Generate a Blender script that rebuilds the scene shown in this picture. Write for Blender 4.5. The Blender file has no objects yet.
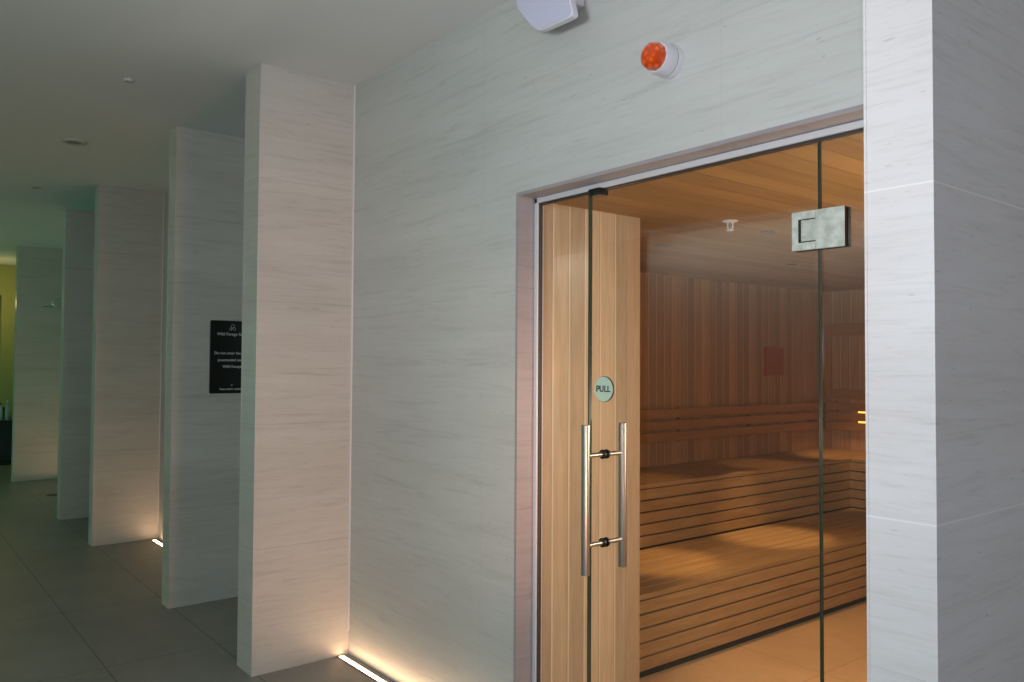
import bpy, bmesh, math, random
from mathutils import Vector, Matrix
random.seed(7)
S = bpy.context.scene
COL = S.collection
PI = math.pi

# ------------------------------------------------------------------ camera
CAM_Z = 1.5
cam_data = bpy.data.cameras.new('camera')
cam = bpy.data.objects.new('camera', cam_data)
COL.objects.link(cam)
F_PX, YAW, PITCH, ROLL = 815.1, -0.8997, 0.0285, 0.0059
cam_data.sensor_fit = 'HORIZONTAL'
cam_data.sensor_width = 36.0
cam_data.lens = 36.0 * F_PX / 1024.0
cam_data.clip_start = 0.05
fw = Vector((math.sin(YAW) * math.cos(PITCH), math.cos(YAW) * math.cos(PITCH), math.sin(PITCH)))
rt = Vector((math.cos(YAW), -math.sin(YAW), 0.0))
up = rt.cross(fw)
rt2 = rt * math.cos(ROLL) + up * math.sin(ROLL)
up2 = up * math.cos(ROLL) - rt * math.sin(ROLL)
m = Matrix((( rt2.x, up2.x, -fw.x, 0.0), (rt2.y, up2.y, -fw.y, 0.0), (rt2.z, up2.z, -fw.z, CAM_Z), (0, 0, 0, 1)))
cam.matrix_world = m
S.camera = cam

# ------------------------------------------------------------------ colour management, world
S.view_settings.view_transform = 'Standard'
S.view_settings.look = 'None'
S.view_settings.gamma = 1.0
S.view_settings.use_curve_mapping = False
S.view_settings.exposure = 0.0
W = bpy.data.worlds.new('world'); S.world = W
W.use_nodes = True
W.node_tree.nodes['Background'].inputs[0].default_value = (0.5, 0.6, 0.55, 1)
W.node_tree.nodes['Background'].inputs[1].default_value = 0.02

# ------------------------------------------------------------------ flash and added fill lights
def lamp(name, kind, loc, power, color, size=0.1, target=None, angle=None, blend=0.5, size_y=None):
    d = bpy.data.lights.new(name, kind)
    d.energy = power; d.color = color
    if kind == 'AREA':
        d.size = size
        if size_y: d.shape = 'RECTANGLE'; d.size_y = size_y
    else:
        d.shadow_soft_size = size
    if kind == 'SPOT':
        d.spot_size = angle; d.spot_blend = blend
    o = bpy.data.objects.new(name, d); COL.objects.link(o)
    o.location = loc
    if target is not None:
        o.rotation_euler = (Vector(target) - Vector(loc)).to_track_quat('-Z', 'Y').to_euler()
    return o

# photographer's flash, just above the camera
lamp('camera_flash', 'POINT', (0.02, -0.02, 1.62), 37, (0.90, 0.80, 1.0), 0.03)
# added unseen warm spot to tint partition faces and the left reveal
lamp('warm_wall_lamp', 'SPOT', (-0.97, 1.38, 0.95), 50, (1.0, 0.47, 0.27), 0.10, (-3.85, 1.72, 1.35), math.radians(62), 0.7)
# added unseen fill lights near the camera: teal point and broad soft spot
lamp('corridor_globe_lamp', 'POINT', (-1.1, -0.9, 1.9), 40, (0.42, 1.0, 1.0), 0.22)
lamp('corridor_reflector_lamp', 'SPOT', (-0.9, -0.5, 1.95), 110, (1.0, 0.90, 0.99), 0.22, (-1.9, 2.0, 2.0), math.radians(112), 1.0)  # added spot, brightens the near wall and ceiling
WASH = 7.4

# ------------------------------------------------------------------ measured dimensions
HC = 2.96; D = 1.991; E = 1.480
FINS = [(-3.849, 0.19), (-5.212, 0.137), (-7.336, 0.13), (-8.736, 0.13), (-11.86, 0.13)]
FIN_R = (-0.663, 0.126)
OB = -2.4735; OR = -0.95; HD = 2.1605; G = D + 0.0955
H1 = 2.152; P = -2.472; YP = 2.683
B = -3.917; BM = -3.334; BF = -2.671; HL = 0.4065; HU = 0.785
YC = 6.005; YB = 6.59; YF = YC - 0.68
XR = -0.55                       # right wall of the sauna

# ------------------------------------------------------------------ mesh helpers
def new_bm(): return bmesh.new()
def add_box(bm, x0, x1, y0, y1, z0, z1, mat=None):
    vs = [bm.verts.new((x, y, z)) for x in (x0, x1) for y in (y0, y1) for z in (z0, z1)]
    if mat is not None:
        for v in vs: v.co = mat @ v.co
    f = [(0, 1, 3, 2), (4, 6, 7, 5), (0, 4, 5, 1), (2, 3, 7, 6), (0, 2, 6, 4), (1, 5, 7, 3)]
    for q in f: bm.faces.new([vs[i] for i in q])
def add_lathe(bm, prof, n=40, mat=None):
    """profile (radius, height) revolved about z"""
    mat = mat or Matrix.Identity(4)
    rings = []
    for r, z in prof:
        if r < 1e-6: rings.append([bm.verts.new(mat @ Vector((0, 0, z)))])
        else: rings.append([bm.verts.new(mat @ Vector((r * math.cos(2 * PI * i / n), r * math.sin(2 * PI * i / n), z))) for i in range(n)])
    for a, b in zip(rings[:-1], rings[1:]):
        for i in range(n):
            j = (i + 1) % n
            if len(a) == 1 and len(b) == 1: continue
            if len(a) == 1: bm.faces.new((a[0], b[j], b[i]))
            elif len(b) == 1: bm.faces.new((a[i], a[j], b[0]))
            else: bm.faces.new((a[i], a[j], b[j], b[i]))
def add_cyl(bm, p, q, r, n=28):
    p = Vector(p); q = Vector(q); L = (q - p).length
    M = Matrix.Translation(p) @ (q - p).to_track_quat('Z', 'Y').to_matrix().to_4x4()
    add_lathe(bm, [(0, 0), (r, 0), (r, L), (0, L)], n, M)
def add_tube(bm, pts, r, n=16):
    pts = [Vector(p) for p in pts]
    rings = []
    for i, p in enumerate(pts):
        t = (pts[min(i + 1, len(pts) - 1)] - pts[max(i - 1, 0)]).normalized()
        M = Matrix.Translation(p) @ t.to_track_quat('Z', 'Y').to_matrix().to_4x4()
        rings.append([bm.verts.new(M @ Vector((r * math.cos(2 * PI * k / n), r * math.sin(2 * PI * k / n), 0))) for k in range(n)])
    for a, b in zip(rings[:-1], rings[1:]):
        for i in range(n): bm.faces.new((a[i], a[(i + 1) % n], b[(i + 1) % n], b[i]))
    bm.faces.new(rings[0][::-1]); bm.faces.new(rings[-1])
def add_prism(bm, poly, thick, mat):
    """poly in local xy, extruded along local z"""
    a = [bm.verts.new(mat @ Vector((x, y, 0))) for x, y in poly]
    b = [bm.verts.new(mat @ Vector((x, y, thick))) for x, y in poly]
    bm.faces.new(a[::-1]); bm.faces.new(b)
    n = len(poly)
    for i in range(n): bm.faces.new((a[i], a[(i + 1) % n], b[(i + 1) % n], b[i]))
def rounded(poly, rad, seg=6):
    out = []; n = len(poly)
    for i in range(n):
        p = Vector(poly[i]); a = Vector(poly[i - 1]); c = Vector(poly[(i + 1) % n])
        r = rad[i] if isinstance(rad, (list, tuple)) else rad
        p0 = p + (a - p).normalized() * r; p1 = p + (c - p).normalized() * r
        for k in range(seg + 1):
            t = k / seg
            q = p0 * (1 - t) ** 2 + p * 2 * t * (1 - t) + p1 * t * t
            out.append((q.x, q.y))
    return out
def obj(name, bm, mat, parent=None, bevel=0.0, smooth=False, seg=2):
    bmesh.ops.recalc_face_normals(bm, faces=bm.faces)
    me = bpy.data.meshes.new(name); bm.to_mesh(me); bm.free()
    o = bpy.data.objects.new(name, me); COL.objects.link(o)
    me.materials.append(mat)
    if parent is not None:
        o.parent = parent
        o.matrix_parent_inverse = parent.matrix_world.inverted() if parent.type != 'EMPTY' else Matrix.Translation(-parent.location)
    if smooth:
        me.shade_smooth()
        me.set_sharp_from_angle(angle=math.radians(35))
    if bevel:
        b = o.modifiers.new('bevel', 'BEVEL'); b.width = bevel; b.segments = seg; b.limit_method = 'ANGLE'
        b.angle_limit = math.radians(40)
    return o
def tag(o, label=None, cat=None, group=None, kind=None):
    if label: o['label'] = label
    if cat: o['category'] = cat
    if group: o['group'] = group
    if kind: o['kind'] = kind
    return o
def thing(name, loc, label, cat, group=None, kind=None):
    o = bpy.data.objects.new(name, None); COL.objects.link(o)
    o.location = loc; o.empty_display_size = 0.1
    bpy.context.view_layer.update()
    return tag(o, label, cat, group, kind)
def box_obj(name, x0, x1, y0, y1, z0, z1, mat, parent=None, bevel=0.0):
    bm = new_bm(); add_box(bm, x0, x1, y0, y1, z0, z1); return obj(name, bm, mat, parent, bevel)

# ------------------------------------------------------------------ materials
class NT:
    def __init__(s, name):
        s.m = bpy.data.materials.new(name); s.m.use_nodes = True
        s.t = s.m.node_tree; s.b = s.t.nodes['Principled BSDF']
    def n(s, typ, **kw):
        nd = s.t.nodes.new(typ)
        for k, v in kw.items(): setattr(nd, k, v)
        return nd
    def l(s, a, b): s.t.links.new(a, b)
    def math(s, op, a, b=None, c=None):
        nd = s.n('ShaderNodeMath', operation=op)
        for i, v in enumerate((a, b, c)):
            if v is None: continue
            if hasattr(v, 'is_linked'): s.l(v, nd.inputs[i])
            else: nd.inputs[i].default_value = v
        return nd.outputs[0]
    def mix(s, fac, a, b, mode='MIX'):
        nd = s.n('ShaderNodeMix', data_type='RGBA', blend_type=mode)
        for i, v in ((0, fac), (6, a), (7, b)):
            if hasattr(v, 'is_linked'): s.l(v, nd.inputs[i])
            else: nd.inputs[i].default_value = v if i == 0 else (*v, 1)
        return nd.outputs[2]
    def ramp(s, fac, stops):
        nd = s.n('ShaderNodeValToRGB')
        e = nd.color_ramp.elements
        while len(e) < len(stops): e.new(0.5)
        for el, (p, c) in zip(e, stops): el.position = p; el.color = (*c, 1) if len(c) == 3 else c
        s.l(fac, nd.inputs[0]); return nd.outputs[0]
    def pos(s):
        g = s.n('ShaderNodeTexCoord'); x = s.n('ShaderNodeSeparateXYZ'); s.l(g.outputs['Object'], x.inputs[0])
        return g.outputs['Object'], x.outputs
    def noise(s, vec, scale, detail=4, rough=0.5, mp=(1, 1, 1), rot=(0, 0, 0), dist=0.0):
        mpn = s.n('ShaderNodeMapping'); mpn.inputs['Scale'].default_value = mp; mpn.inputs['Rotation'].default_value = rot
        s.l(vec, mpn.inputs[0])
        nz = s.n('ShaderNodeTexNoise'); nz.inputs['Scale'].default_value = scale; nz.inputs['Detail'].default_value = detail
        nz.inputs['Roughness'].default_value = rough; nz.inputs['Distortion'].default_value = dist
        s.l(mpn.outputs[0], nz.inputs['Vector']); return nz.outputs[0]
    def bump(s, h, strength=0.3, dist=0.01):
        b = s.n('ShaderNodeBump'); b.inputs['Strength'].default_value = strength; b.inputs['Distance'].default_value = dist
        s.l(h, b.inputs['Height']); s.l(b.outputs[0], s.b.inputs['Normal'])
def plain(name, col, rough=0.5, metal=0.0, **kw):
    t = NT(name); t.b.inputs['Base Color'].default_value = (*col, 1)
    t.b.inputs['Roughness'].default_value = rough; t.b.inputs['Metallic'].default_value = metal
    for k, v in kw.items(): t.b.inputs[k].default_value = v
    return t.m

def travertine(name, base, dark, light, joint_z=0.6, joint_x=None, x_off=0.0, slant=0.0, jk=0.5, jm=0.3, fs=0.5):
    t = NT(name); v, (X, Y, Z) = t.pos()
    lo = t.noise(v, 1.3, 3, 0.5, (0.7, 0.7, 3.2), (0, slant, 0), 0.4)
    vein = t.noise(v, 5.0, 8, 0.68, (0.55, 0.55, 9.0), (0, slant, 0), 0.8)
    fine = t.noise(v, 26.0, 6, 0.7, (0.5, 0.5, 6.0), (0, slant, 0), 0.3)
    c = t.ramp(lo, [(0.3, dark), (0.5, base), (0.72, light)])
    c2 = t.ramp(vein, [(0.30, tuple(k * 0.80 for k in dark)), (0.47, base), (0.70, light)])
    c = t.mix(0.5, c, c2)
    f = t.ramp(fine, [(0.32, (0.80, 0.79, 0.77)), (0.45, (1, 1, 1)), (0.6, (1, 1, 1))])
    c = t.mix(fs, c, f, 'MULTIPLY')
    # small pits in short horizontal rows
    pit = t.noise(v, 60.0, 2, 0.5, (0.35, 0.35, 1.6), (0, slant, 0), 0.0)
    pm = t.ramp(pit, [(0.24, (0.66, 0.64, 0.62)), (0.30, (1, 1, 1))])
    c = t.mix(0.6, c, pm, 'MULTIPLY')
    # fine joints between the slabs
    zz = t.math('PINGPONG', t.math('ADD', Z, 0.0), joint_z / 2)
    j = t.math('LESS_THAN', zz, 0.0016)
    if joint_x:
        xx = t.math('PINGPONG', t.math('ADD', X, -x_off), joint_x / 2)
        j = t.math('MAXIMUM', j, t.math('LESS_THAN', xx, 0.0014))
    c = t.mix(t.math('MULTIPLY', j, jm), c, tuple(min(1, k * jk) for k in base))
    t.l(c, t.b.inputs['Base Color'])
    t.b.inputs['Roughness'].default_value = 0.42
    h = t.math('SUBTRACT', t.math('MULTIPLY', fine, 0.25), t.math('MULTIPLY', j, 0.5))
    t.bump(h, 0.15, 0.004)
    return t.m
TRAV = travertine('travertine_wall', (0.55, 0.555, 0.52), (0.49, 0.495, 0.46), (0.60, 0.61, 0.575), 1.2, 1.2, -2.707, 0.05, 0.5, 0.18, 0.2)
TRAV_FIN = travertine('travertine_fin', (0.60, 0.56, 0.505), (0.515, 0.475, 0.42), (0.66, 0.625, 0.575), 0.6, None, 0, 0, 0.5, 0.45, 0.4)
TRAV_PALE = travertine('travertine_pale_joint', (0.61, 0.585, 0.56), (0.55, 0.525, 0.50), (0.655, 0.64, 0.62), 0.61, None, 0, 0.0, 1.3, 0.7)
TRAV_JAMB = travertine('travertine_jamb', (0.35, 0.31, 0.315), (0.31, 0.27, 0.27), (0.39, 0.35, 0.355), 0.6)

def floor_mat(name, base, jc, w=1.1, xo=0.0, yl=0.55, yo=1.51, rough=0.38):
    t = NT(name); v, (X, Y, Z) = t.pos()
    a = t.noise(v, 2.2, 5, 0.6, (1, 1, 1)); b = t.noise(v, 14, 6, 0.65, (0.6, 1.5, 1))
    c = t.ramp(a, [(0.3, tuple(k * 0.86 for k in base)), (0.7, tuple(k * 1.1 for k in base))])
    c = t.mix(0.5, c, t.ramp(b, [(0.3, (0.84, 0.84, 0.84)), (0.6, (1, 1, 1))]), 'MULTIPLY')
    jx = t.math('LESS_THAN', t.math('PINGPONG', t.math('ADD', X, -xo), w / 2), 0.0025)
    jy = t.math('LESS_THAN', t.math('PINGPONG', t.math('ADD', Y, -yo), yl / 2), 0.0035)
    j = t.math('MAXIMUM', jx, jy)
    c = t.mix(t.math('MULTIPLY', j, 0.75), c, jc)
    t.l(c, t.b.inputs['Base Color']); t.b.inputs['Roughness'].default_value = rough
    t.bump(t.math('SUBTRACT', t.math('MULTIPLY', b, 0.2), j), 0.2, 0.003)
    return t.m
FLOOR = floor_mat('stone_floor', (0.25, 0.235, 0.20), (0.06, 0.055, 0.05))
FLOOR_S = floor_mat('sauna_floor_stone', (0.68, 0.44, 0.23), (0.40, 0.25, 0.12), 1.2, -2.2, 1.2, 4.9, 0.45)
CEIL = plain('painted_ceiling', (0.76, 0.76, 0.75), 0.8)

def wood(name, a, b, axis, width, off=0.0, grain='Z', groove=True, rough=0.5, vary=0.5, gl=0.006, streak=None):
    """boards side by side along axis, grain running along grain"""
    t = NT(name); v, (X, Y, Z) = t.pos()
    ax = {'X': X, 'Y': Y, 'Z': Z}[axis]
    s = t.math('DIVIDE', t.math('ADD', ax, off), width)
    idx = t.math('FLOOR', s); fr = t.math('FRACT', s)
    wn = t.n('ShaderNodeTexWhiteNoise', noise_dimensions='1D'); t.l(idx, wn.inputs['W'])
    rnd = wn.outputs[0]
    mp = {'X': (0.6, 9, 9), 'Y': (9, 0.6, 9), 'Z': (9, 9, 0.6)}[grain]
    off_v = t.n('ShaderNodeVectorMath', operation='ADD'); cmb = t.n('ShaderNodeCombineXYZ')
    for k in range(3): t.l(t.math('MULTIPLY', rnd, 7.3), cmb.inputs[k])
    t.l(v, off_v.inputs[0]); t.l(cmb.outputs[0], off_v.inputs[1])
    g = t.noise(off_v.outputs[0], 3.0, 6, 0.62, mp, (0, 0, 0), 1.2)
    g2 = t.noise(off_v.outputs[0], 14.0, 4, 0.6, mp, (0, 0, 0), 0.2)
    c = t.mix(t.ramp(g, [(0.32, (0, 0, 0)), (0.68, (1, 1, 1))]), a, b)
    c = t.mix(0.35, c, t.ramp(g2, [(0.3, (0.72, 0.68, 0.62)), (0.6, (1, 1, 1))]), 'MULTIPLY')
    tone = t.math('MULTIPLY_ADD', rnd, vary, 1 - vary / 2)
    c = t.mix(1.0, c, (1, 1, 1), 'MULTIPLY')
    hs = t.n('ShaderNodeHueSaturation'); t.l(c, hs.inputs['Color']); t.l(tone, hs.inputs['Value']); c = hs.outputs[0]
    if streak:   # pale strip along one edge of a board
        e = t.math('LESS_THAN', fr, streak[0])
        c = t.mix(t.math('MULTIPLY', e, 0.85), c, streak[1])
    if groove:
        gr = t.math('GREATER_THAN', fr, 1 - gl / width)
        c = t.mix(t.math('MULTIPLY', gr, 0.8), c, tuple(k * 0.25 for k in a))
        t.bump(t.math('SUBTRACT', t.math('MULTIPLY', g2, 0.2), gr), 0.35, 0.004)
    t.l(c, t.b.inputs['Base Color']); t.b.inputs['Roughness'].default_value = rough
    return t.m
PANEL = wood('alder_panel', (0.64, 0.49, 0.33), (0.53, 0.39, 0.25), 'Y', 0.089, -2.170, 'Z', True, 0.42, 0.36, 0.002, (0.10, (0.76, 0.64, 0.48)))
PLANK_WALL = wood('sauna_wall_planks', (0.47, 0.265, 0.135), (0.36, 0.185, 0.09), 'Y', 0.085, 0, 'Z', True, 0.6, 0.45, 0.005, (0.16, (0.52, 0.31, 0.18)))
PLANK_BACK = wood('sauna_back_planks', (0.47, 0.265, 0.135), (0.36, 0.185, 0.09), 'X', 0.085, 0, 'Z', True, 0.6, 0.45, 0.005, (0.16, (0.52, 0.31, 0.18)))
PLANK_CEIL = wood('sauna_ceiling_planks', (0.40, 0.225, 0.075), (0.32, 0.165, 0.05), 'X', 0.11, 0, 'Y', True, 0.6, 0.25, 0.004)
BENCH = wood('bench_wood', (0.46, 0.295, 0.14), (0.34, 0.20, 0.09), 'Z', 7.0, 0, 'Y', False, 0.5, 0.0)
BENCH_X = wood('bench_wood_across', (0.46, 0.295, 0.14), (0.34, 0.20, 0.09), 'Z', 7.0, 0, 'X', False, 0.5, 0.0)
DARKWOOD = wood('backrest_wood', (0.42, 0.20, 0.075), (0.32, 0.145, 0.05), 'Z', 7.0, 0, 'Y', False, 0.5, 0.0)
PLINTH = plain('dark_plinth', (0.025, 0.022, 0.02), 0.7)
GAP = plain('dark_backing', (0.03, 0.018, 0.01), 0.9)  # near-black, puts shade into the gaps between bench boards

t = NT('brushed_steel'); v, _x = t.pos()
nz = t.noise(v, 90, 3, 0.5, (1, 1, 0.02))
t.b.inputs['Base Color'].default_value = (0.45, 0.44, 0.41, 1); t.b.inputs['Metallic'].default_value = 1.0
t.l(t.math('MULTIPLY_ADD', nz, 0.12, 0.32), t.b.inputs['Roughness']); STEEL = t.m
t = NT('satin_hinge_metal'); v, _x = t.pos(); nz = t.noise(v, 40, 4, 0.6)
t.l(t.ramp(nz, [(0.35, (0.50, 0.53, 0.47)), (0.65, (0.72, 0.74, 0.68))]), t.b.inputs['Base Color'])
t.b.inputs['Metallic'].default_value = 0.55; t.b.inputs['Roughness'].default_value = 0.38; HINGE = t.m
HINGE_DARK = plain('hinge_edge', (0.05, 0.05, 0.05), 0.4, 0.8)  # dark metal, also holds the shade of hinge edges and disc rim
ALU = plain('aluminium_channel', (0.70, 0.70, 0.71), 0.4, 0.15)
GASKET = plain('dark_gasket', (0.04, 0.035, 0.03), 0.6)
BEAD = plain('light_corner_bead', (0.85, 0.83, 0.80), 0.35, 0.1)
TRIM = plain('pale_metal_trim', (0.62, 0.58, 0.55), 0.4, 0.3)
WHITE = plain('white_plastic', (0.74, 0.73, 0.78), 0.4)
LAV = plain('speaker_grille_cloth', (0.60, 0.60, 0.74), 0.6)
GREYP = plain('grey_plastic', (0.22, 0.22, 0.23), 0.5)
BLACKP = plain('black_acrylic', (0.006, 0.007, 0.006), 0.25)
LETTER = plain('white_lettering', (0.55, 0.56, 0.55), 0.6)
INK = plain('black_lettering', (0.02, 0.03, 0.025), 0.6)
MINT = plain('pale_green_disc', (0.50, 0.66, 0.52), 0.35)
PLAQUE = plain('red_brown_wood', (0.36, 0.075, 0.012), 0.5)
t = NT('orange_lens'); v, _x = t.pos()
vo = t.n('ShaderNodeTexVoronoi'); vo.inputs['Scale'].default_value = 60; t.l(v, vo.inputs['Vector'])
t.l(t.ramp(vo.outputs['Distance'], [(0.15, (1.0, 0.16, 0.008)), (0.55, (0.62, 0.055, 0.002))]), t.b.inputs['Base Color']); t.b.inputs['Roughness'].default_value = 0.12
t.b.inputs['Subsurface Weight'].default_value = 0.0
t.b.inputs['Coat Weight'].default_value = 0.6; LENS = t.m

def clear_glass(name, tint):
    t = NT(name); t.t.nodes.remove(t.b)
    out = [n for n in t.t.nodes if n.type == 'OUTPUT_MATERIAL'][0]
    tr = t.n('ShaderNodeBsdfTransparent'); tr.inputs[0].default_value = (*tint, 1)
    gl = t.n('ShaderNodeBsdfGlossy'); gl.inputs['Roughness'].default_value = 0.0; gl.inputs[0].default_value = (1, 1, 1, 1)
    fr = t.n('ShaderNodeFresnel'); fr.inputs['IOR'].default_value = 1.5
    # the back face of the pane is seen from inside; use the same outer index on both sides
    geo = t.n('ShaderNodeNewGeometry')
    ior = t.math('MULTIPLY_ADD', geo.outputs['Backfacing'], (1 / 1.5) - 1.5, 1.5)
    t.l(ior, fr.inputs['IOR'])
    lw = t.n('ShaderNodeLayerWeight'); lw.inputs[0].default_value = 0.5
    mx = t.n('ShaderNodeMixShader')
    # Schlick fresnel from the facing angle: 0.04 + 0.96 * facing^5
    p = t.math('POWER', lw.outputs['Facing'], 5.0)
    t.l(t.math('MULTIPLY_ADD', p, 0.96, 0.04), mx.inputs[0])
    t.t.nodes.remove(fr)
    t.l(tr.outputs[0], mx.inputs[1]); t.l(gl.outputs[0], mx.inputs[2]); t.l(mx.outputs[0], out.inputs[0])
    return t.m
GLASS = clear_glass('clear_door_glass', (0.965, 0.975, 0.965))
EDGE = plain('green_glass_edge', (0.03, 0.055, 0.04), 0.2)

def emission(name, col, s):
    t = NT(name); t.t.nodes.remove(t.b); e = t.n('ShaderNodeEmission')
    e.inputs[0].default_value = (*col, 1); e.inputs[1].default_value = s
    t.l(e.outputs[0], [n for n in t.t.nodes if n.type == 'OUTPUT_MATERIAL'][0].inputs[0]); return t.m
STRIP_LIGHT = emission('warm_strip_glow', (1.0, 0.62, 0.36), 19.0)
TEALGLOW = emission('pool_window_glow', (0.08, 1.0, 0.68), 0.95)  # emission of the added teal pane
REDGLOW = emission('orange_led_glow', (1.0, 0.27, 0.05), 5.0)
LAMPGLOW = emission('dim_lamp_glow', (1.0, 0.75, 0.5), 0.25)

# ------------------------------------------------------------------ the room shell
XL = -14.4; XRR = 2.6; YO = -3.13
def struct(name, o_or_args, label=None):
    return tag(o_or_args, label, None, None, 'structure')
struct('floor', box_obj('floor', XL - 0.2, XRR, YO - 0.2, G - 0.02, -0.12, 0.0, FLOOR), 'grey stone tiled corridor floor')
struct('floor', box_obj('floor_sauna', B - 0.1, XR + 0.1, G - 0.02, YB + 0.1, -0.12, 0.0, FLOOR_S), 'warm stone floor inside the sauna')
struct('ceiling', box_obj('ceiling', XL - 0.2, XRR, YO - 0.2, D + 0.25, HC, HC + 0.12, CEIL), 'plain painted corridor ceiling')
struct('ceiling', box_obj('ceiling_sauna', B - 0.1, XR + 0.1, D + 0.121, YB + 0.1, H1, H1 + 0.1, PLANK_CEIL), 'boarded wooden sauna ceiling')
# main wall with the sauna opening
bm = new_bm()
add_box(bm, XL, OB, D, D + 0.12, 0, HC)
add_box(bm, OB, OR, D, D + 0.12, HD, HC)
add_box(bm, OR, XRR, D, D + 0.12, 0, HC)
struct('wall', obj('wall_front', bm, TRAV), 'travertine clad wall around the glass sauna door')
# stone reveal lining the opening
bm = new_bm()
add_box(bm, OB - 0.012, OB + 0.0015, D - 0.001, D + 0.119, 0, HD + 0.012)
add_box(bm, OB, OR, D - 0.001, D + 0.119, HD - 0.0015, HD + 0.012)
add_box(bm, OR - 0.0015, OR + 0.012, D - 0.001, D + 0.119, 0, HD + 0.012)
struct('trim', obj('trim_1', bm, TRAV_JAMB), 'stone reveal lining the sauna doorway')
# aluminium channel holding the glass
bm = new_bm()
add_box(bm, OB + 0.0015, OB + 0.020, G - 0.014, G + 0.020, 0, HD)
add_box(bm, OB + 0.0015, OR, G - 0.014, G + 0.020, HD - 0.022, HD - 0.0015)
ch = struct('trim', obj('trim_2', bm, ALU, None, 0.002), 'slim aluminium channel framing the glass front')
bm = new_bm()
add_box(bm, OB + 0.020, OB + 0.023, G - 0.006, G + 0.012, 0.0, HD - 0.022)
add_box(bm, OB + 0.020, OR, G - 0.006, G + 0.012, HD - 0.029, HD - 0.022)
obj('gasket', bm, GASKET, ch)
# end walls
struct('wall', box_obj('wall_right', XRR, XRR + 0.15, YO, D, 0, HC, CEIL), 'plain wall at the near end of the corridor')
YELL = plain('olive_yellow_paint', (0.42, 0.40, 0.14), 0.7)
bm = new_bm()
add_box(bm, XL - 0.15, XL, YO, 0.85, 0, HC)
add_box(bm, XL - 0.15, XL, 1.60, D, 0, HC)
add_box(bm, XL - 0.15, XL, 0.85, 1.60, 2.5, HC)
struct('wall', obj('wall_left', bm, YELL), 'yellow painted wall at the far end of the corridor')
struct('wall', box_obj('wall_far_room', XL - 1.6, XL - 1.5, -0.2, D, 0, HC, plain('dark_room_paint', (0.03, 0.035, 0.04), 0.8)), 'dark wall of the room beyond the far doorway')
# opposite wall: two pale sections under added washer lights, reflected in the glass door
WB = [(-8.5, -6.85), (-5.95, -3.3)]
OPP = plain('opposite_wall_paint', (0.20, 0.21, 0.20), 0.8)
PALE = plain('pale_panel_paint', (0.84, 0.72, 0.62), 0.7)
bm = new_bm()
xs = [XL, -13.6, -9.2, WB[0][0], WB[0][1], WB[1][0], WB[1][1], XRR]
for a, b in ((0, 1), (2, 3), (4, 5), (6, 7)): add_box(bm, xs[a], xs[b], YO - 0.15, YO, 0, HC)
add_box(bm, -13.6, -9.2, YO - 0.15, YO, 2.2, HC)
struct('wall', obj('wall_opposite', bm, OPP), 'wall behind the camera, opposite the sauna')
for (a, b), side in zip(WB, ('narrow', 'wide')):
    struct('wall', box_obj('wall_panel', a, b, YO - 0.15, YO, 0, HC, PALE), side + ' pale wall section opposite the sauna, washed with light from above')
    lamp('wall_washer_lamp', 'AREA', ((a + b) / 2, YO + 0.42, HC - 0.04), WASH * (b - a), (0.85, 0.97, 0.92), b - a - 0.1, ((a + b) / 2, YO, 2.1), size_y=0.08)  # unseen light added so the reflected wall section fades downward
def window(n, x0, x1, h, mat, label):
    bm = new_bm()
    add_box(bm, x0, x0 + 0.03, YO - 0.10, YO - 0.02, 0, h); add_box(bm, x1 - 0.03, x1, YO - 0.10, YO - 0.02, 0, h)
    add_box(bm, x0 + 0.03, x1 - 0.03, YO - 0.10, YO - 0.02, 0, 0.03); add_box(bm, x0 + 0.03, x1 - 0.03, YO - 0.10, YO - 0.02, h - 0.03, h)
    w = struct('w', obj('window_%d' % n, bm, ALU), label)
    box_obj('window_pane', x0 + 0.03, x1 - 0.03, YO - 0.065, YO - 0.055, 0.03, h - 0.03, mat, w)
window(1, -13.6, -9.2, 2.2, TEALGLOW, 'teal lit pool window far along the corridor')  # glowing pane added to turn far partitions and ceiling teal

# ------------------------------------------------------------------ partition fins
fin_labels = ['tall travertine partition beside the sauna wall, warmly lit, nearest on the left',
              'shaded grey travertine partition that carries the black sign',
              'travertine partition with a warm floor glow behind the one with the black sign',
              'narrow dark green partition just right of the shower head',
              'farthest travertine partition, behind the shower head at the left edge']
def fin(x, w, label, mat=TRAV_FIN):
    y0 = E
    r = thing('partition_wall', (x - w / 2, y0, 0), label, 'partition', 'row of travertine partitions')
    box_obj('stone_cladding', x - w, x, y0, D, 0, HC, mat, r)
    bm = new_bm()
    add_box(bm, x - 0.004, x + 0.0012, y0 - 0.0012, y0 + 0.004, 0, HC)
    add_box(bm, x - w - 0.0012, x - w + 0.004, y0 - 0.0012, y0 + 0.004, 0, HC)
    obj('edge_trim', bm, TRIM if mat is TRAV_FIN else mat, r)
    bm = new_bm()
    add_box(bm, x - 0.0005, x + 0.007, D - 0.007, D - 0.0005, 0.12, HC)
    obj('corner_bead', bm, BEAD, r)
    return r
for (x, w), lb in zip(FINS, fin_labels): fin(x, w, lb)
fin(FIN_R[0], FIN_R[1], 'bright white partition end nearest the camera, right of the glass door', TRAV_PALE)

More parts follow.
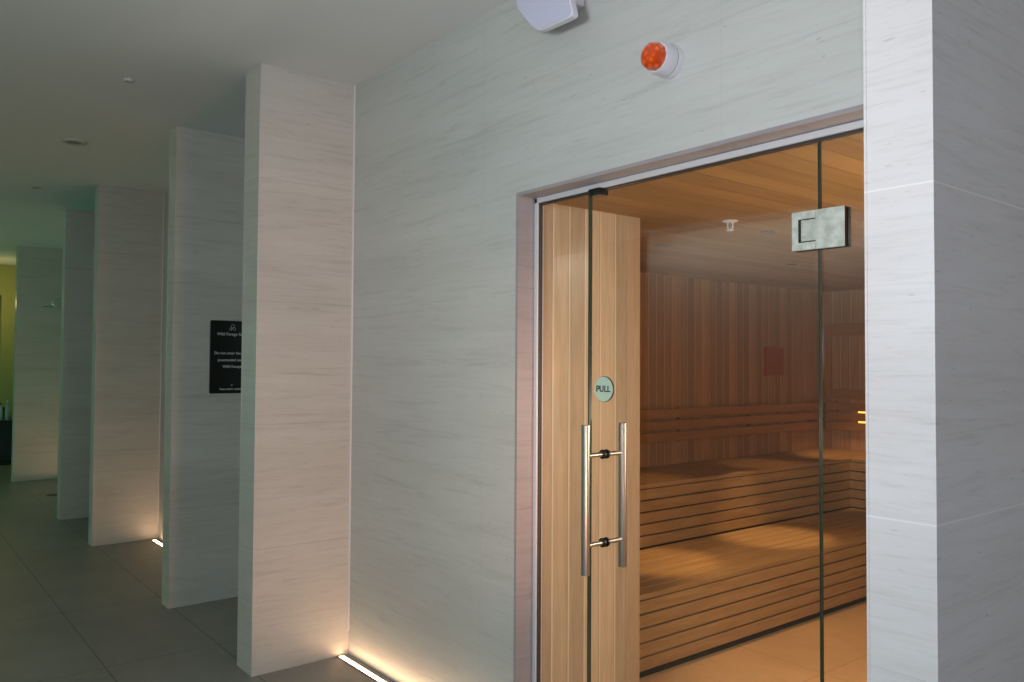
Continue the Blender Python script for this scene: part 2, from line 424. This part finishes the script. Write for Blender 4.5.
# ------------------------------------------------------------------ recessed floor strips in alternate bays
def strip(x0, x1, label):
    r = thing('floor_strip_light', ((x0 + x1) / 2, 1.944, 0), label, 'light', 'floor strip lights')
    box_obj('diffuser', x0, x1, 1.929, 1.955, -0.01, 0.0035, STRIP_LIGHT, r)
    bm = new_bm()
    add_box(bm, x0, x1, 1.924, 1.929, -0.01, 0.004); add_box(bm, x0, x1, 1.955, 1.960, -0.01, 0.004)
    add_box(bm, x0 - 0.012, x0, 1.924, 1.960, -0.01, 0.004); add_box(bm, x1, x1 + 0.012, 1.924, 1.960, -0.01, 0.004)
    obj('housing', bm, plain('strip_housing', (0.10, 0.08, 0.06), 0.5), r)
strip(FINS[0][0] + 0.013, -2.50, 'warm strip light in the floor at the foot of the wall nearest the sauna door')
strip(FINS[2][0] + 0.06, FINS[1][0] - 0.2, 'warm strip light in the floor just peeking out behind the partition with the sign')
strip(FINS[4][0] + 0.30, FINS[3][0] - 0.2, 'warm strip light in the shower bay, farthest along the wall')

# ------------------------------------------------------------------ glass front
def pane_box(name, x0, x1, mat_glass, parent, z0=0.012, z1=HD - 0.029, M=None, kind=None):
    bm = new_bm(); add_box(bm, x0, x1, -0.005, 0.005, z0, z1, M)
    return obj(name, bm, mat_glass, parent)
XD0, XD1 = -2.135, -1.2475
def side_pane(n, x0, x1, label, edge):
    T = Matrix.Translation((0, G, 0))
    w = pane_box('window_%d' % n, x0, x1, GLASS, None, M=T); struct('w', w, label)
    bm = new_bm()
    if edge > 0: add_box(bm, x1, x1 + 0.002, -0.005, 0.005, 0.012, HD - 0.029, T)
    else: add_box(bm, x0 - 0.002, x0, -0.005, 0.005, 0.012, HD - 0.029, T)
    obj('polished_edge', bm, EDGE, w)
    return w
side_pane(2, OB + 0.021, -2.163, 'narrow fixed glass pane left of the glass door', 1)
side_pane(3, XD1 + 0.006, OR - 0.002, 'fixed glass pane right of the glass door', -1)

HX, HY = -1.2475, G
AJAR = math.radians(2.0)
door = thing('glass_door', (HX, HY, 0), 'clear glass sauna door with long steel bar handle, slightly ajar', 'door', None, 'thing')
# built in world coordinates for the closed door, turned about the hinge below
bm = new_bm(); add_box(bm, XD0, XD1, G - 0.005, G + 0.005, 0.012, HD - 0.034); obj('glass_pane', bm, GLASS, door)
bm = new_bm(); add_box(bm, XD0 - 0.0045, XD0, G - 0.0055, G + 0.0055, 0.012, HD - 0.034)
obj('polished_edge', bm, EDGE, door)
bm = new_bm(); add_box(bm, XD1, XD1 + 0.002, G - 0.005, G + 0.005, 0.012, HD - 0.034); obj('hinge_side_edge', bm, EDGE, door)
hx = -2.062
h_out = obj('door_handle', (lambda b: (add_cyl(b, (hx, G - 0.095, 0.774), (hx, G - 0.095, 1.291), 0.0155), b)[1])(new_bm()), STEEL, door, 0.0012, True)
h_in = obj('door_handle', (lambda b: (add_cyl(b, (hx, G + 0.095, 0.774), (hx, G + 0.095, 1.291), 0.0155), b)[1])(new_bm()), STEEL, door, 0.0012, True)
h_out['label'] = 'round steel bar handle on the outside'
h_in['label'] = 'round steel bar handle behind the glass'
for z in (0.874, 1.184):
    for s, hp in ((-1, h_out), (1, h_in)):
        bm = new_bm(); add_cyl(bm, (hx, G + s * 0.086, z), (hx, G + s * 0.0125, z), 0.0085)
        obj('standoff', bm, STEEL, hp, 0, True)
        bm = new_bm(); add_cyl(bm, (hx, G + s * 0.0125, z), (hx, G + s * 0.006, z), 0.0165)
        obj('collar', bm, HINGE_DARK, hp, 0, True)
# PULL disc
sx, sz = -2.058, 1.414
disc = new_bm()
add_lathe(disc, [(0, 0), (0.044, 0), (0.044, 0.0014), (0, 0.0014)], 48,
          Matrix.Translation((sx, G - 0.0097, sz)) @ Matrix.Rotation(PI / 2, 4, 'X'))
disc = obj('pull_sign', disc, MINT, door, 0, True)
bm = new_bm(); add_lathe(bm, [(0, 0), (0.0455, 0), (0.0455, 0.004), (0, 0.004)], 48, Matrix.Translation((sx + 0.001, G - 0.0055, sz)) @ Matrix.Rotation(PI / 2, 4, 'X')); obj('disc_rim', bm, HINGE_DARK, disc, 0, True); disc['label'] = 'pale green round PULL sticker'  # dark backing disc stands for the shadowed rim
def text_mesh(name, s, size, M, mat, parent, bold=0.0, align='CENTER', space=1.0):
    c = bpy.data.curves.new(name, 'FONT'); c.body = s; c.size = size; c.align_x = align; c.align_y = 'CENTER'
    c.extrude = 0.0006; c.offset = bold; c.space_character = space
    tmp = bpy.data.objects.new(name, c); COL.objects.link(tmp)
    dg = bpy.context.evaluated_depsgraph_get()
    me = bpy.data.meshes.new_from_object(tmp.evaluated_get(dg))
    bpy.data.objects.remove(tmp)
    me.name = name; me.transform(M); me.materials.clear(); me.materials.append(mat)
    o = bpy.data.objects.new(name, me); COL.objects.link(o); o.parent = parent
    if parent.type == 'EMPTY': o.matrix_parent_inverse = Matrix.Translation(-parent.location)
    return o
text_mesh('lettering', 'PULL', 0.030, Matrix.Translation((sx - 0.001, G - 0.0115, sz)) @ Matrix.Rotation(PI / 2, 4, 'X'), INK, disc, 0.0008, space=1.05)
# upper hinge: C plate on the door, solid plate with tongue on the fixed pane
def hinge(z0, z1, label):
    zc = (z0 + z1) / 2; hh = z1 - z0
    x0, xm, x1 = -1.320, -1.2475, -1.163
    RX = Matrix.Rotation(PI / 2, 4, 'X')
    cpoly = [(x0, z0), (xm - 0.001, z0), (xm - 0.001, z0 + 0.022), (x0 + 0.019, z0 + 0.022), (x0 + 0.019, z1 - 0.022), (xm - 0.001, z1 - 0.022), (xm - 0.001, z1), (x0, z1)]
    tpoly = [(x0 + 0.029, z0 + 0.025), (xm, z0 + 0.025), (xm, z0), (x1, z0), (x1, z1), (xm, z1), (xm, z1 - 0.025), (x0 + 0.029, z1 - 0.025)]
    bm = new_bm(); add_prism(bm, cpoly, 0.003, Matrix.Translation((0, G - 0.016, 0)) @ RX)
    h = obj('hinge', bm, HINGE, door, 0.0006); h['label'] = label
    bm = new_bm(); add_prism(bm, tpoly, 0.003, Matrix.Translation((0, G - 0.016, 0)) @ RX); obj('hinge_leaf', bm, HINGE, h, 0.0006)
    bm = new_bm(); add_prism(bm, [(x0, z0), (x1, z0), (x1, z1), (x0, z1)], 0.010, Matrix.Translation((0, G - 0.006, 0)) @ RX); obj('outer_body', bm, HINGE_DARK, h)  # dark body: shade of plate edge and recess put into its colour
    bm = new_bm(); add_prism(bm, [(x0, z0), (x1, z0), (x1, z1), (x0, z1)], 0.012, Matrix.Translation((0, G + 0.018, 0)) @ RX); obj('inner_plate', bm, HINGE_DARK, h, 0.001)
hinge(1.826, 1.936, 'square satin metal upper hinge')
hinge(0.200, 0.310, 'square satin metal lower hinge')
door.rotation_euler = (0, 0, 0)
# the door stands a little open, turned about its hinge edge
door.rotation_euler[2] = AJAR
# black stop on the head channel
ds = thing('door_stop', (-2.115, G - 0.02, HD - 0.03), 'small black stop under the frame above the door edge', 'door stop')
box_obj('stop_body', -2.142, -2.085, G - 0.034, G + 0.012, HD - 0.048, HD - 0.022, BLACKP, ds, 0.003)
box_obj('stop_buffer', -2.150, -2.142, G - 0.030, G + 0.008, HD - 0.046, HD - 0.024, BLACKP, ds, 0.002)

# ------------------------------------------------------------------ sauna interior
# side panel just behind the glass
bm = new_bm()
add_box(bm, P - 0.09, P, D + 0.121, YP - 0.035, 0, H1)
sp = tag(obj('wall_sauna_side', bm, PANEL), 'pale alder boarded side wall just inside the glass', None, None, 'structure')
box_obj('corner_board', P - 0.09, P + 0.004, YP - 0.085, YP, 0, H1, wood('corner_alder', (0.54, 0.38, 0.25), (0.47, 0.32, 0.20), 'Y', 5.0, 0, 'Z', False, 0.45, 0.0), sp, 0.002)
struct('w', box_obj('wall_sauna_front', B - 0.1, P - 0.09, YP - 0.1, YP - 0.02, 0, H1, PLANK_BACK), 'boarded wall behind the alder side wall')
struct('w', box_obj('wall_sauna_left', B - 0.1, B, YP - 0.02, YB, 0, H1, PLANK_WALL), 'vertically boarded sauna wall above the long bench')
struct('w', box_obj('wall_sauna_back', B - 0.1, XR + 0.1, YB, YB + 0.1, 0, H1, PLANK_BACK), 'vertically boarded far wall of the sauna')
struct('w', box_obj('wall_sauna_right', XR, XR + 0.1, D + 0.121, YB, 0, H1, PLANK_WALL), 'boarded right wall of the sauna')

def slats(bm, axis, a0, a1, n, lo, hi, z0, z1, gap=0.007):
    """n boards side by side between a0..a1 (x when axis='Y'), running lo..hi along axis"""
    w = (a1 - a0) / n
    for i in range(n):
        p, q = a0 + i * w + gap / 2, a0 + (i + 1) * w - gap / 2
        if axis == 'Y': add_box(bm, p, q, lo, hi, z0, z1)
        else: add_box(bm, lo, hi, p, q, z0, z1)
def bench_run(label_low, label_up):
    pass
y_left = YP + 0.004
# --- lower bench, long run along the left wall then along the back wall
lb = thing('lower_bench', (BF - 0.3, 4.5, 0), 'lower wooden sauna bench of long slats with boarded front', 'bench')
bm = new_bm(); slats(bm, 'Y', BM + 0.004, BF, 8, y_left, YC - 0.0, HL - 0.026, HL)
slats(bm, 'X', YF, YC - 0.004, 8, BF + 0.004, XR - 0.002, HL - 0.026, HL); obj('seat_slats', bm, BENCH, lb, 0.003)
bm = new_bm(); pz = 0.042
def front(bm, axis, c, th, lo, hi, z0, z1, n, gap=0.009):
    hgt = (z1 - z0) / n
    for i in range(n):
        p, q = z0 + i * hgt + gap / 2, z0 + (i + 1) * hgt - gap / 2
        if axis == 'Y': add_box(bm, c - th, c, lo, hi, p, q)
        else: add_box(bm, lo, hi, c, c + th, p, q)
front(bm, 'Y', BF, 0.022, y_left, YF, pz, HL - 0.026, 5); front(bm, 'X', YF, 0.022, BF - 0.02, XR - 0.002, pz, HL - 0.026, 5)
obj('front_boards', bm, BENCH, lb, 0.002)
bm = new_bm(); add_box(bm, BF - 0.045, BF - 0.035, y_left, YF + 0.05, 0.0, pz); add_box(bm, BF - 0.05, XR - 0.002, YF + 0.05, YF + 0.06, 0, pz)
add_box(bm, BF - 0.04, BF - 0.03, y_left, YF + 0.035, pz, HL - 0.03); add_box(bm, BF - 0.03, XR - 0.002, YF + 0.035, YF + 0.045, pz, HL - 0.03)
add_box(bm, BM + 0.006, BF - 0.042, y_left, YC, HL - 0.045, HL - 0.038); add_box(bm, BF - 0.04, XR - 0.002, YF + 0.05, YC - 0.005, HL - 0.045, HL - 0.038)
obj('recessed_plinth', bm, PLINTH, lb)  # plinth, plus near-black sheets standing for shade in the board gaps
# --- upper bench
ub = thing('upper_bench', (BM - 0.3, 4.5, 0), 'upper wooden sauna bench running along the wall behind the lower bench', 'bench')
bm = new_bm(); slats(bm, 'Y', B + 0.004, BM, 7, y_left, YB - 0.003, HU - 0.026, HU)
slats(bm, 'X', YC, YB - 0.004, 7, BM + 0.004, XR - 0.002, HU - 0.026, HU); obj('seat_slats', bm, BENCH, ub, 0.003)
bm = new_bm(); front(bm, 'Y', BM, 0.022, y_left, YC, HL + 0.004, HU - 0.026, 5); front(bm, 'X', YC, 0.022, BM - 0.02, XR - 0.002, HL + 0.004, HU - 0.026, 5)
obj('front_boards', bm, BENCH, ub, 0.002)
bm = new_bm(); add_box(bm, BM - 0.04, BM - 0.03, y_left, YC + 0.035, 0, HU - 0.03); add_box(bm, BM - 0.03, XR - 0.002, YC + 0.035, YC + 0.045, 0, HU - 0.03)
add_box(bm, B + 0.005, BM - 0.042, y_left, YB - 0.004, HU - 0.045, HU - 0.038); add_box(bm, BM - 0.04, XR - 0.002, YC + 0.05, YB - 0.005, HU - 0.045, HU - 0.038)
obj('recessed_backing', bm, GAP, ub)  # near-black sheets standing for shade between the boards
# --- backrests: three boards each
def backrest(label, along):
    r = thing('backrest', (B + 0.05, 4.5, 0.94) if along == 'Y' else (-2.2, YB - 0.05, 0.94), label, 'backrest')
    z0, z1 = 0.950, 1.197; hgt = (z1 - z0) / 3
    bm = new_bm()
    for i in range(3):
        p, q = z0 + i * hgt + 0.009, z0 + (i + 1) * hgt - 0.009
        if along == 'Y': add_box(bm, B + 0.036, B + 0.058, y_left + 0.01, YB - 0.06, p, q)
        else: add_box(bm, B + 0.06, XR - 0.01, YB - 0.058, YB - 0.036, p, q)
    obj('boards', bm, DARKWOOD, r, 0.003)
    for k in range(5):
        if along == 'Y':
            y = y_left + 0.25 + k * 0.85; box_obj('spacer_batten', B + 0.001, B + 0.035, y, y + 0.05, z0, z1, DARKWOOD, r)
        else:
            x = B + 0.1 + k * 0.8; box_obj('spacer_batten', x, x + 0.05, YB - 0.035, YB - 0.001, z0, z1, DARKWOOD, r)
    return r
backrest('dark three-board backrest along the wall above the long upper bench', 'Y')
br = backrest('three-board backrest on the far wall with an orange glow between boards', 'X')
box_obj('light_bar', -3.57, -1.7, YB - 0.030, YB - 0.018, 1.108, 1.120, REDGLOW, br)['label'] = 'glowing orange light bar'
box_obj('light_bar', -3.57, -1.7, YB - 0.030, YB - 0.018, 1.025, 1.037, REDGLOW, br)['label'] = 'glowing orange light bar'

# wooden plaque on the planks
pq = thing('wall_plaque', (B, 5.85, 1.53), 'small red-brown wooden plaque on the planked wall', 'plaque')
bm = new_bm()
M = Matrix.Translation((B + 0.001, 5.85, 1.535)) @ Matrix.Rotation(PI / 2, 4, 'Z') @ Matrix.Rotation(PI / 2, 4, 'X')
add_prism(bm, rounded([(-0.125, -0.115), (0.125, -0.115), (0.125, 0.115), (-0.125, 0.115)], 0.02), 0.022, M); obj('plaque_board', bm, PLAQUE, pq, 0.002)
bm = new_bm(); add_box(bm, B + 0.023, B + 0.03, 5.78, 5.91, 1.44, 1.46); obj('lower_ledge', bm, PLAQUE, pq)

# framed panel on the far wall
fp = thing('framed_panel', (-3.2, YB - 0.02, 1.2), 'wood framed panel on the far sauna wall, half hidden by the white partition', 'panel')
bm = new_bm(); x0, x1, z0, z1 = -3.90, -2.4, 1.22, 1.86
add_box(bm, x0 + 0.09, x1, YB - 0.045, YB - 0.001, z1 - 0.10, z1); add_box(bm, x0, x0 + 0.09, YB - 0.045, YB - 0.001, z0, z1 )
add_box(bm, x1 - 0.09, x1, YB - 0.044, YB - 0.001, z0, z1 - 0.10); add_box(bm, x0 + 0.09, x1 - 0.09, YB - 0.044, YB - 0.001, z0, z0 + 0.08)
obj('frame', bm, DARKWOOD, fp, 0.004)
box_obj('inset_board', x0 + 0.09, x1 - 0.09, YB - 0.02, YB - 0.002, z0 + 0.08, z1 - 0.10, PLANK_BACK, fp)

# sauna downlights
def downlight(x, y, label, spot, tgt, ang=62, zc=H1, r=0.038):
    d = thing('recessed_downlight', (x, y, zc), label, 'downlight', 'sauna ceiling downlights')
    T = Matrix.Translation((x, y, zc)) @ Matrix.Rotation(PI, 4, 'X')
    bm = new_bm(); add_lathe(bm, [(r * 0.72, -0.004), (r * 0.72, 0.003), (r, 0.004), (r * 1.08, 0.0005), (r * 1.08, 0.0)], 32, T)
    obj('trim_ring', bm, GREYP, d, 0, True)
    bm = new_bm(); add_lathe(bm, [(0, 0.0008), (r * 0.70, 0.0008), (r * 0.70, 0.0002), (0, 0.0002)], 24, T)
    obj('lamp_lens', bm, plain('lamp_lens_dark', (0.12, 0.09, 0.06), 0.3), d)  # dark colour stands for the shade inside the lamp recess
    lamp('downlight_lamp', 'SPOT', (x, y, zc - 0.012), spot, (1.0, 0.60, 0.26), 0.025, tgt, math.radians(ang), 0.75)
downlight(-2.965, 3.41, 'dark recessed downlight at the left, over the near end of the benches', 85, (-3.07, 3.50, 0.4), 27)
downlight(-2.985, 4.68, 'dark recessed downlight farthest back in the sauna ceiling', 95, (-3.08, 4.60, 0.4), 29)
downlight(-2.32, 3.44, 'dark recessed downlight left of the door hinge', 70, (-2.15, 4.2, 0.0), 75)
lamp('corner_bench_lamp', 'SPOT', (-3.12, 5.75, H1 - 0.015), 55, (1.0, 0.55, 0.22), 0.025, (-3.45, 6.22, 0.79), math.radians(40), 0.8)
lamp('upper_bench_lamp', 'SPOT', (-3.02, 4.9, H1 - 0.015), 22, (1.0, 0.55, 0.22), 0.025, (-3.5, 5.15, 0.79), math.radians(32), 0.9)

lamp('vestibule_lamp', 'POINT', (-1.15, 2.80, 1.25), 33, (1.0, 0.84, 0.64), 0.10)  # unseen light added to brighten the alder side wall
lamp('bench_room_lamp', 'POINT', (-1.5, 5.0, 1.5), 6.5, (1.0, 0.56, 0.26), 0.15)  # unseen ambient light added to lift the sauna interior
lamp('near_upper_bench_lamp', 'SPOT', (-3.02, 3.8, H1 - 0.015), 20, (1.0, 0.55, 0.22), 0.025, (-3.5, 3.85, 0.79), math.radians(30), 0.9)
# sprinkler on the sauna ceiling
sk = thing('sprinkler', (-2.257, 3.045, H1), 'small white sprinkler head on the wooden sauna ceiling', 'sprinkler')
T = Matrix.Translation((-2.257, 3.045, H1)) @ Matrix.Rotation(PI, 4, 'X')
bm = new_bm(); add_lathe(bm, [(0, 0), (0.034, 0.0), (0.034, 0.003), (0.020, 0.008), (0, 0.008)], 28, T); obj('escutcheon', bm, WHITE, sk, 0, True)
bm = new_bm(); add_tube(bm, [(-2.257 - 0.014, 3.045, H1 - 0.008), (-2.257 - 0.014, 3.045, H1 - 0.03), (-2.257 - 0.004, 3.045, H1 - 0.042)], 0.0035, 8)
add_tube(bm, [(-2.257 + 0.014, 3.045, H1 - 0.008), (-2.257 + 0.014, 3.045, H1 - 0.03), (-2.257 + 0.004, 3.045, H1 - 0.042)], 0.0035, 8)
obj('yoke', bm, WHITE, sk, 0, True)
bm = new_bm(); add_lathe(bm, [(0, 0.040), (0.016, 0.040), (0.016, 0.044), (0, 0.044)], 20, T); obj('deflector', bm, WHITE, sk)
bm = new_bm(); add_cyl(bm, (-2.257, 3.045, H1 - 0.008), (-2.257, 3.045, H1 - 0.04), 0.004, 10); obj('glass_bulb', bm, GREYP, sk)

# ------------------------------------------------------------------ devices on the wall above the door
# beacon
bx, bz = -1.700, 2.463
T = Matrix.Translation((bx, D, bz)) @ Matrix.Rotation(PI / 2, 4, 'X')
be = thing('alarm_beacon', (bx, D, bz), 'round white alarm beacon with orange lens above the glass door', 'alarm beacon')
bm = new_bm(); add_lathe(bm, [(0, 0), (0.0522, 0), (0.0522, 0.018), (0.0504, 0.022), (0, 0.022)], 48, T); obj('mounting_base', bm, WHITE, be, 0, True)
bm = new_bm(); add_lathe(bm, [(0.0450, 0.021), (0.0491, 0.022), (0.0491, 0.026), (0.0450, 0.027)], 48, T); obj('seal_ring', bm, GREYP, be, 0, True)
bm = new_bm(); add_lathe(bm, [(0, 0.026), (0.0508, 0.026), (0.0508, 0.050), (0.0477, 0.068), (0.0459, 0.074), (0, 0.074)], 48, T); obj('housing', bm, WHITE, be, 0, True)
bm = new_bm(); add_lathe(bm, [(0, 0.073), (0.0437, 0.073), (0.0437, 0.084), (0.0387, 0.102), (0.0270, 0.112), (0, 0.116)], 12, T); obj('lens', bm, LENS, be, 0.002)['label'] = 'faceted orange lens'
# loudspeaker
ls = thing('wall_speaker', (-2.15, D, 2.80), 'white rounded wall loudspeaker cut off by the top edge of the picture', 'loudspeaker')
TS = Matrix.Translation((-2.165, 1.87, 2.695)) @ Matrix.Rotation(math.radians(90), 4, 'X')
outl = rounded([(-0.062, 0.0), (0.138, -0.004), (0.105, 0.10), (0.06, 0.235), (-0.13, 0.235), (-0.195, 0.15)], [0.05, 0.025, 0.03, 0.03, 0.04, 0.05])
bm = new_bm(); add_prism(bm, outl, -0.030, TS); obj('cabinet', bm, WHITE, ls, 0.006, False, 4)
cx = -0.02; cy = 0.115
inner = [(cx + (x - cx) * 0.95, cy + (y - cy) * 0.95) for x, y in outl]
bm = new_bm(); add_prism(bm, inner, 0.003, TS); obj('grille', bm, LAV, ls, 0.002)['label'] = 'pale lavender grille'
bm = new_bm(); add_box(bm, -2.20, -2.10, 1.90, D, 2.78, 2.86); obj('wall_bracket', bm, WHITE, ls, 0.004)

# ------------------------------------------------------------------ black sign on the second partition
X2 = FINS[1][0]
sg = thing('wall_sign', (X2, 1.87, 1.54), 'black rounded wall sign with small white lettering on the shaded partition', 'sign')
TSG = Matrix.Translation((X2 + 0.001, 1.845, 1.536)) @ Matrix.Rotation(PI / 2, 4, 'Z') @ Matrix.Rotation(PI / 2, 4, 'X')
bm = new_bm(); add_prism(bm, rounded([(-0.142, -0.232), (0.142, -0.232), (0.142, 0.232), (-0.142, 0.232)], 0.012), 0.006, TSG)
obj('sign_board', bm, BLACKP, sg, 0.001)
def st(s, sz_, y, n='lettering', b=0.0004): text_mesh(n, s, sz_, TSG @ Matrix.Translation((0, y, 0.0068)), LETTER, sg, b)
st('Wild Forage Sauna', 0.026, 0.145)
st('Do not enter the sauna', 0.024, 0.024)
st('(unattended sauna)', 0.024, -0.020)
st('Wild Forage', 0.024, -0.062)
st('Please ask for assistance', 0.016, -0.205)
bm = new_bm()
for a, b_, r_ in ((0.0, 0.196, 0.012), (0.010, 0.180, 0.010), (-0.012, 0.178, 0.008)):
    MM = TSG @ Matrix.Translation((a, b_, 0.006))
    add_lathe(bm, [(r_ - 0.0022, 0), (r_, 0), (r_, 0.001), (r_ - 0.0022, 0.001), (r_ - 0.0022, 0)], 24, MM)
obj('emblem', bm, LETTER, sg)
bm = new_bm(); add_lathe(bm, [(0, 0), (0.004, 0), (0.004, 0.001), (0, 0.001)], 16, TSG @ Matrix.Translation((0.0, -0.180, 0.006))); obj('emblem_dot', bm, LETTER, sg)

# ------------------------------------------------------------------ corridor ceiling fittings
def ceiling_round(name, x, y, r, label, cat, prof):
    d = thing(name, (x, y, HC), label, cat)
    T = Matrix.Translation((x, y, HC)) @ Matrix.Rotation(PI, 4, 'X')
    bm = new_bm(); add_lathe(bm, prof(r), 32, T); obj('trim_ring', bm, TRIM, d, 0, True)
    bm = new_bm(); add_lathe(bm, [(0, 0.004), (r * 0.66, 0.004), (r * 0.66, 0.001), (0, 0.001)], 28, T); obj('centre_disc', bm, GREYP, d, 0, True)
ring = lambda r: [(r * 0.68, 0.0), (r * 0.68, 0.010), (r * 0.86, 0.012), (r, 0.006), (r, 0.0)]
ceiling_round('ceiling_downlight', -6.02, 1.06, 0.075, 'unlit round downlight in the corridor ceiling left of the second partition', 'downlight', ring)
ceiling_round('ceiling_sensor', -4.51, 1.04, 0.028, 'small unlit fitting in the ceiling, nearest on the left', 'ceiling fitting', ring)
ceiling_round('ceiling_sensor', -7.80, 1.09, 0.040, 'small unlit fitting in the ceiling at the far left', 'ceiling fitting', ring)

# ------------------------------------------------------------------ shower bay
sh = thing('shower_head', (-9.95, 1.6, 2.1), 'chrome overhead shower head sticking out at the far left bay', 'shower head')
CHROME = plain('chrome', (0.75, 0.75, 0.75), 0.12, 1.0)
T = Matrix.Translation((-9.95, 1.58, 2.085))
bm = new_bm(); add_lathe(bm, [(0, 0), (0.10, 0), (0.105, 0.006), (0.10, 0.014), (0.03, 0.022), (0, 0.022)], 36, T); obj('spray_plate', bm, CHROME, sh, 0, True)
bm = new_bm(); add_lathe(bm, [(0, 0.018), (0.018, 0.018), (0.022, 0.035), (0.014, 0.055), (0, 0.055)], 20, T); obj('swivel_joint', bm, CHROME, sh, 0, True)
bm = new_bm(); add_tube(bm, [(-9.95, 1.58, 2.13), (-9.95, 1.585, 2.165), (-9.95, 1.62, 2.185), (-9.95, 1.99, 2.19)], 0.011, 12); obj('shower_arm', bm, CHROME, sh, 0, True)
bm = new_bm(); add_cyl(bm, (-9.95, 1.978, 2.19), (-9.95, 1.99, 2.19), 0.03, 24); obj('wall_rose', bm, CHROME, sh, 0, True)
dr = thing('floor_drain', (-10.4, 1.70, 0), 'small dark round floor drain in the shower bay', 'drain')
bm = new_bm(); add_lathe(bm, [(0.075, 0), (0.085, 0.0), (0.083, 0.003), (0.075, 0.003), (0.075, 0)], 32, Matrix.Translation((-10.4, 1.70, 0.0))); obj('rim', bm, GREYP, dr)
bm = new_bm(); add_lathe(bm, [(0, 0.0), (0.074, 0.0), (0.074, 0.0015), (0, 0.0015)], 32, Matrix.Translation((-10.4, 1.70, 0.0))); obj('grate', bm, GASKET, dr)

lamp('far_room_lamp', 'POINT', (-13.7, 1.35, 2.35), 5.5, (1.0, 0.80, 0.30), 0.06)  # unseen yellow light added in front of the end wall
# ------------------------------------------------------------------ far end: cabinet with bottles and a plant
cb = thing('side_cabinet', (-14.1, 1.60, 0), 'dark low cabinet against the yellow wall at the far left edge', 'cabinet')
box_obj('carcass', -14.38, -13.75, 1.50, 1.90, 0.05, 0.62, plain('black_lacquer', (0.02, 0.02, 0.022), 0.35), cb, 0.004)
box_obj('top_board', -14.39, -13.73, 1.48, 1.92, 0.62, 0.65, plain('black_lacquer_top', (0.03, 0.03, 0.03), 0.3), cb, 0.004)
box_obj('kick_base', -14.34, -13.80, 1.54, 1.88, 0.0, 0.05, GASKET, cb)
box_obj('door', -13.748, -13.732, 1.51, 1.89, 0.08, 0.60, plain('cabinet_door_black', (0.03, 0.03, 0.035), 0.3), cb, 0.003)
def bottle(x, y, mat, cap, h, label):
    b = thing('bottle', (x, y, 0.65), label, 'bottle', 'bottles on the dark cabinet')
    T = Matrix.Translation((x, y, 0.65))
    bm = new_bm(); add_lathe(bm, [(0, 0), (0.032, 0), (0.034, 0.01), (0.034, h * 0.62), (0.012, h * 0.8), (0.012, h * 0.92), (0, h * 0.92)], 20, T); obj('body', bm, mat, b, 0, True)
    bm = new_bm(); add_lathe(bm, [(0.0, h * 0.9), (0.015, h * 0.9), (0.015, h), (0, h)], 16, T); obj('cap', bm, cap, b, 0, True)
bottle(-13.90, 1.56, plain('white_bottle', (0.55, 0.58, 0.52), 0.3), GASKET, 0.24, 'white bottle on the left of the dark cabinet')
bottle(-13.90, 1.65, plain('clear_bottle', (0.40, 0.45, 0.40), 0.2), TRIM, 0.28, 'slim pale bottle on the right of the dark cabinet, beside the partition')
pv = thing('potted_plant', (-14.1, 1.60, 0.65), 'small dark leafy plant on the dark cabinet at the left edge', 'plant')
bm = new_bm(); add_lathe(bm, [(0, 0), (0.035, 0), (0.05, 0.09), (0.045, 0.09), (0.042, 0.08), (0, 0.08)], 24, Matrix.Translation((-14.1, 1.60, 0.65))); obj('pot', bm, GREYP, pv, 0, True)
bm = new_bm()
for k in range(26):
    a = random.uniform(0, 2 * PI); L = random.uniform(0.08, 0.17); e = random.uniform(0.5, 1.4)
    M = Matrix.Translation((-14.1, 1.60, 0.73)) @ Matrix.Rotation(a, 4, 'Z') @ Matrix.Rotation(-e, 4, 'Y')
    pts = [(0.02, 0), (L * 0.5, 0.014), (L, 0), (L * 0.5, -0.014)]
    add_prism(bm, pts, 0.0012, M)
obj('leaves', bm, plain('dark_leaf', (0.03, 0.07, 0.03), 0.5), pv)
